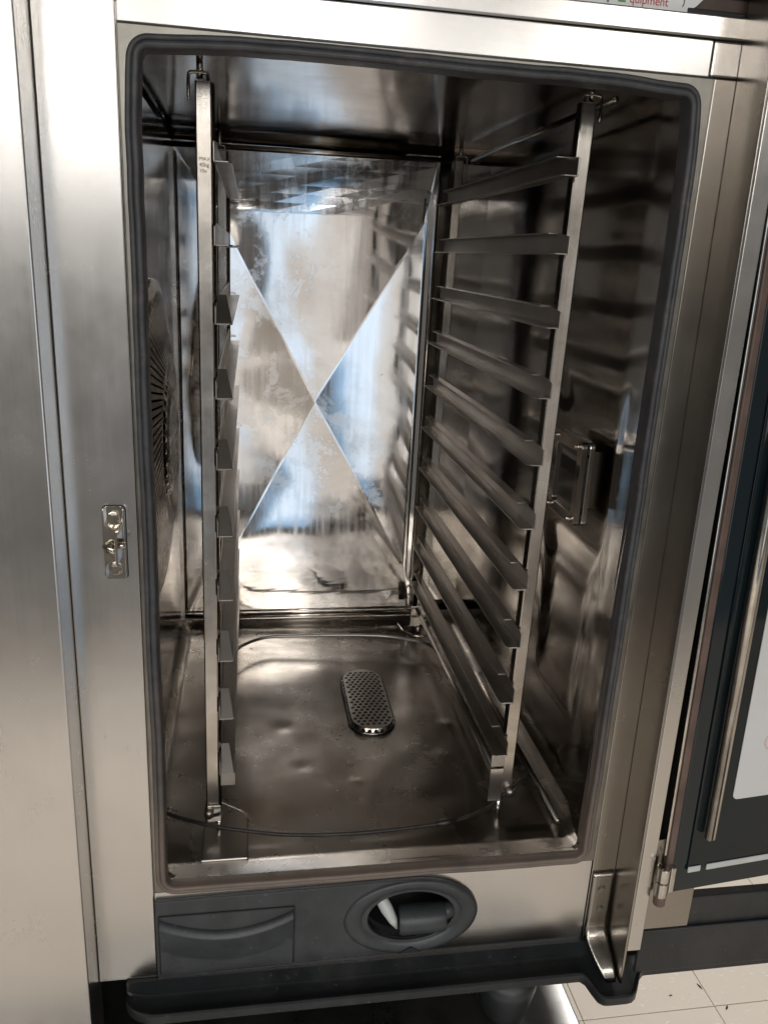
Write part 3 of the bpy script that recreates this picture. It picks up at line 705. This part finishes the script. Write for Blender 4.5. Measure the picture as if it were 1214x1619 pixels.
# ------------------------------------------------------------------ tray racks
ZR = [.10 + .065 * k for k in range(10)]
def rack(name, s, label, x_off, lean, dz, dy):
    """s = +1 right, -1 left; x measured outward from the centre"""
    rk = empty(name, (s * .155, .30, .03), label, 'tray rack', 'tray racks hanging in the oven')
    def X(a, z): return s * a + lean * (z - .4)
    def q(bm, pts, faces):
        vv = [bm.verts.new((X(a, z), y, z)) for a, y, z in pts]
        for f in faces: bm.faces.new([vv[i] for i in f])
    yF, yR = .060 + dy, .553 + dy
    ai, ao, al = .1393, .1545, .1440
    H = .0190; FH = .0155
    first = None
    for k, zr in enumerate(ZR):
        z = zr + dz
        bm = bmesh.new(); t = .0013
        def solid(pl, off):
            A = [bm.verts.new((X(a, z), y, zz)) for a, y, zz in pl]; B = [bm.verts.new((X(a + off[0], z), y + off[1], zz + off[2])) for a, y, zz in pl]
            n = len(pl); bm.faces.new(A); bm.faces.new(B[::-1])
            for i in range(n): bm.faces.new((A[i], A[(i + 1) % n], B[(i + 1) % n], B[i]))
        solid([(ai, yF + .003, z), (ai + .003, yF, z), (ao - t, yF, z), (ao - t, yR, z), (ai, yR, z)], (0, 0, t))                        # ledge
        solid([(ao - t, yF, z), (ao - t, yF, z + FH), (ao - t, yF + .028, z + H), (ao - t, yR, z + H), (ao - t, yR, z)], (t, 0, 0))       # flange
        if s > 0: solid([(al, yF + .030, z + H - t), (ao - t, yF + .030, z + H - t), (ao - t, yR - .01, z + H - t), (al, yR - .01, z + H - t)], (0, 0, t))   # top lip
        rl = finish('rail', bm, RAILM, rk, bevel=.0004)
        if s < 0 and k < 8:
            bm = bmesh.new(); t2 = .0012
            A = [bm.verts.new((X(a, z), y, zz)) for a, y, zz in ((ai + .0002, yF - .0004, z + t), (ao - t - .0002, yF - .0004, z + t), (ao - t - .0002, yF + .021, z + .0245), (al + .001, yF + .021, z + .0245))]
            B = [bm.verts.new(v.co + Vector((0, .0008, -.0010))) for v in A]
            bm.faces.new(A); bm.faces.new(B[::-1])
            for i in range(4): bm.faces.new((A[i], A[(i + 1) % 4], B[(i + 1) % 4], B[i]))
            finish('lead_in_tab', bm, TABM, rl, bevel=.0003)
    # uprights: folded angle, face towards the door
    for yy, zb, zt in ((.0735 + dy, .043, .746), (.535 + dy, .030, .744)):
        bm = bmesh.new(); zb += dz; zt += dz
        poly = [(.1500, .007), (.1535, .0008), (.1550, 0), (.1695, 0), (.1710, .0012), (.1710, .016), (.1698, .016), (.1698, .0016), (.1552, .0014), (.1512, .007)]
        poly = [(.1530 + (a - .1500) * .76, y) for a, y in poly]
        A = [bm.verts.new((X(a, zb), yy + y, zb)) for a, y in poly]; B = [bm.verts.new((X(a, zt), yy + y, zt)) for a, y in poly]
        n = len(poly); bm.faces.new(A); bm.faces.new(B[::-1])
        for i in range(n): bm.faces.new((A[i], A[(i + 1) % n], B[(i + 1) % n], B[i]))
        upr = finish('upright', bm, RACK, rk, bevel=.0004)
        xt = lambda a: X(a, zt)
        tube('hook', catmull([(xt(.1585), yy + .004, zt - .012), (xt(.1585), yy + .004, zt + .004), (xt(.1610), yy + .004, zt + .0065), (xt(.1715), yy + .004, zt + .0065), (xt(.1740), yy + .004, zt + .003), (xt(.1740), yy + .004, zt - .014)], 4), .0014, INNER, upr, 8)
        tube('hanging_pin', [(xt(.165), yy + .006, zt + .002), (xt(.165), yy + .006, .7655)], .0028, INNER, upr, 10)
        # foot block and pin
        bm = bmesh.new()
        zf = zb - (.014 if yy < .2 else .008)
        fa, fb = (.1415, .1570) if s > 0 else (.1535, .1680)
        x0, x1 = sorted((X(fa, zf), X(fb, zf))); bbox(bm, x0, x1, yy - .003, yy - .001, zf + .006, zb + (.034 if s > 0 else .012))
        finish('foot_plate', bm, CHROME, upr, bevel=.0006)
        tube('foot_pin', [(X(.156, zf), yy + .002, .0115), (X(.156, zf), yy + .002, zf + .006)], .003, CHROME, upr, 10)
        tube('foot_roller', [(X(.166, zf), yy - .008, zf + .018), (X(.166, zf), yy + .012, zf + .018)], .0048, RAILM, upr, 14)
        if s < 0 and yy < .2:
            for i, (tx, dzz) in enumerate((('MAX', 0), ('40kg', -.0046), ('10x', -.0092))):
                o_, wd = text_mesh('engraved_text', tx, .0042, ETCH, upr, Matrix.Translation((X(.1662, .68), yy - .00035, .6865 + dzz + dz)) @ Matrix.Rotation(R(90), 4, 'X'), .0002)
    # thin stop rod joining the rear tips of the rails
    ra = ai + .0005 if s > 0 else .1535
    tube('stop_rod', [(X(ra, .10), yR + .001, .10 + dz), (X(ra, .69), yR + .001, .695 + dz)], .0013, RACK, rk, 8)
    # bottom cross piece under the lowest rail
    bm = bmesh.new()
    x0, x1 = sorted((X(.1385, .08), X(.1535, .08)))
    bbox(bm, x0, x1, .064 + dy, .0655 + dy, .0845 + dz, .099 + dz); finish('lower_tie', bm, RAILM, rk, bevel=.0004)
    tube('base_rod', [(X(.158, .06), .078 + dy, .052 + dz), (X(.158, .06), .53 + dy, .046 + dz)], .0035, RAILM, rk, 10)
    return rk
rack('tray_rack', -1, 'tray rack on the left, by the round fan cover, seen nearly edge-on', 0, .0024, -.0079, .004)
rack('tray_rack', 1, 'tray rack on the right, in front of the square lamp, its ten rails fanning out', 0, .0102, 0, 0)

# ------------------------------------------------------------------ loose things
wp = catmull([(-.226, .105, .034), (-.2136, .0904, .030), (-.1673, .0677, .029), (-.115, .052, .0285), (-.0689, .0434, .0285), (.0, .041, .0285), (.0817, .0471, .029), (.125, .060, .029), (.155, .0778, .030), (.176, .090, .036), (.1935, .1032, .040)], 6)
cable = empty('probe_cable', (-.02, .045, .012), 'thin dark cable curving across the cavity floor behind the door sill', 'cable')
tube('cord', wp, .0021, WIRE, cable, 8)
tube('sleeve', [(.074, .0462, .0290), (.086, .0481, .0290), (.097, .0510, .0290)], .0042, WIRE, cable, 10, [.003, .0042, .003])
tube('probe_tip', [(.166, .0842, .0325), (.182, .0948, .0372), (.1935, .1032, .040)], .003, WIRE, cable, 10, [.0026, .0036, .0016])
hp = catmull([(-.160, .40, .022), (-.1462, .4573, .030), (-.125, .487, .030), (-.0949, .5034, .030), (-.05, .505, .030), (.0003, .5048, .030), (.0812, .4979, .030), (.125, .482, .030), (.1564, .4603, .030), (.1656, .41, .029), (.1656, .3497, .028), (.163, .22, .027), (.1605, .11, .027)], 6)
hoop = empty('bent_rod', (0, .5, .012), 'bent steel rod lying across the back of the cavity floor behind the drain', 'rod')
tube('rod', hp, .0027, RAILM, hoop, 10)
tube('retainer_clip', [(.118, .545, .030), (.124, .515, .027), (.134, .497, .029), (.160, .492, .030)], .0024, RACK, hoop, 8, [.0004, .0022, .0022, .0026])

sh = empty('hand_shower', (.05, .02, -.06), 'dark grey hand shower head stowed in the oval opening below the cavity', 'hand shower')
bm = bmesh.new(); tube_bm(bm, [(.0285, -.0030, -.0475), (.032, -.0032, -.0475), (.074, -.0040, -.0465), (.0765, -.004, -.0465)], 1, 28, True, [.0135, .0150, .0150, .0140])
finish('body', bm, BLACK, sh, smooth=True).modifiers.new('split', 'EDGE_SPLIT').split_angle = R(40)
tube('neck', [(.074, .000, -.0455), (.083, .002, -.0435), (.090, .010, -.042)], .009, BLACK, sh, 16, [.010, .0085, .005])
bm = bmesh.new()
lv = [(.004, .020, -.018, .0048), (.008, .010, -.024, .0062), (.0155, .000, -.0345, .0066), (.0225, -.005, -.046, .0048), (.0265, -.006, -.056, .0010)]
tube_bm(bm, [(a, b, c) for a, b, c, d in lv], 1, 14, True, [d for a, b, c, d in lv])
finish('lever', bm, GREYP, sh, smooth=True)

# things standing on the oven top
sg = empty('equipment_sign', (.05, .03, .80), 'white printed card on top of the oven, lettering in green and red', 'sign')
out = [(-.25, .8006), (.203, .8006), (.2085, .8016), (.2150, .8060), (.2215, .8125), (.229, .8155), (.24, .817), (.24, .90), (-.25, .90)]
card = prism('card', out, 'y', .0035, .0065, PAPER, sg, bevel=0)
T = lambda x, z: Matrix.Translation((x, .0034, z)) @ Matrix.Rotation(R(90), 4, 'X')
def word(x, z, s, size, mat): return text_mesh('lettering', s, size, mat, card, T(x, z), .0002)
o_, wd = word(.1500, .8035, 'E', .0150, INKG)
word(.1600, .8037, 'quipment', .0083, INKR)
tube('lettering', catmull([(.1395, .0033, .818), (.1405, .0033, .809), (.1432, .0033, .8025)], 6), .0008, INKD, card, 6)
tube('lettering', catmull([(.2035, .0033, .815), (.2045, .0033, .808), (.2035, .0033, .8045)], 6), .0005, INKD, card, 6)
pn = empty('dark_pan', (.24, .06, .80), 'dark low pan on the oven top beside the white card', 'pan')
prism('side', [(.009, .801), (.20, .801), (.21, .835), (.004, .835)], 'x', .206, .40, BRONZE, pn, bevel=.002)
box('rim', .200, .406, .000, .216, .8145, .840, BLACK, pn, .003)
box('base_strip', .208, .398, .0025, .21, .8006, .8046, BLACKD, pn, .001)

# crumbs on the room floor
CR = ((.685, .597, .0075, -25, 'dark crumb on the floor just right of the drip tray lobe'), (.859, .591, .0085, 110, 'thin upright dark crumb on the floor tile under the drip tray'),
      (.890, .534, .0075, 50, 'small dark crumb on the floor tile in front of the joint'), (.782, .577, .005, 10, 'faint small crumb on the floor midway between two darker ones'))
for i, (x, y, l, a, lab) in enumerate(CR):
    bm = bmesh.new(); pts = [(-l, 0, .001), (-l * .3, l * .25, .001), (l * .8, l * .1, .001), (l, -l * .2, .001), (0, -l * .35, .001), (0, 0, .003)]
    ca, sa = math.cos(R(a)), math.sin(R(a)); vv = [bm.verts.new((x + p[0] * ca - p[1] * sa, y + p[0] * sa + p[1] * ca, -.8975 + p[2])) for p in pts]
    bm.faces.new(vv[:5])
    for k in range(5): bm.faces.new((vv[k], vv[(k + 1) % 5], vv[5]))
    o = finish('crumb', bm, CRUMB); o['label'] = lab; o['category'] = 'crumb'; o['group'] = 'crumbs on the floor'
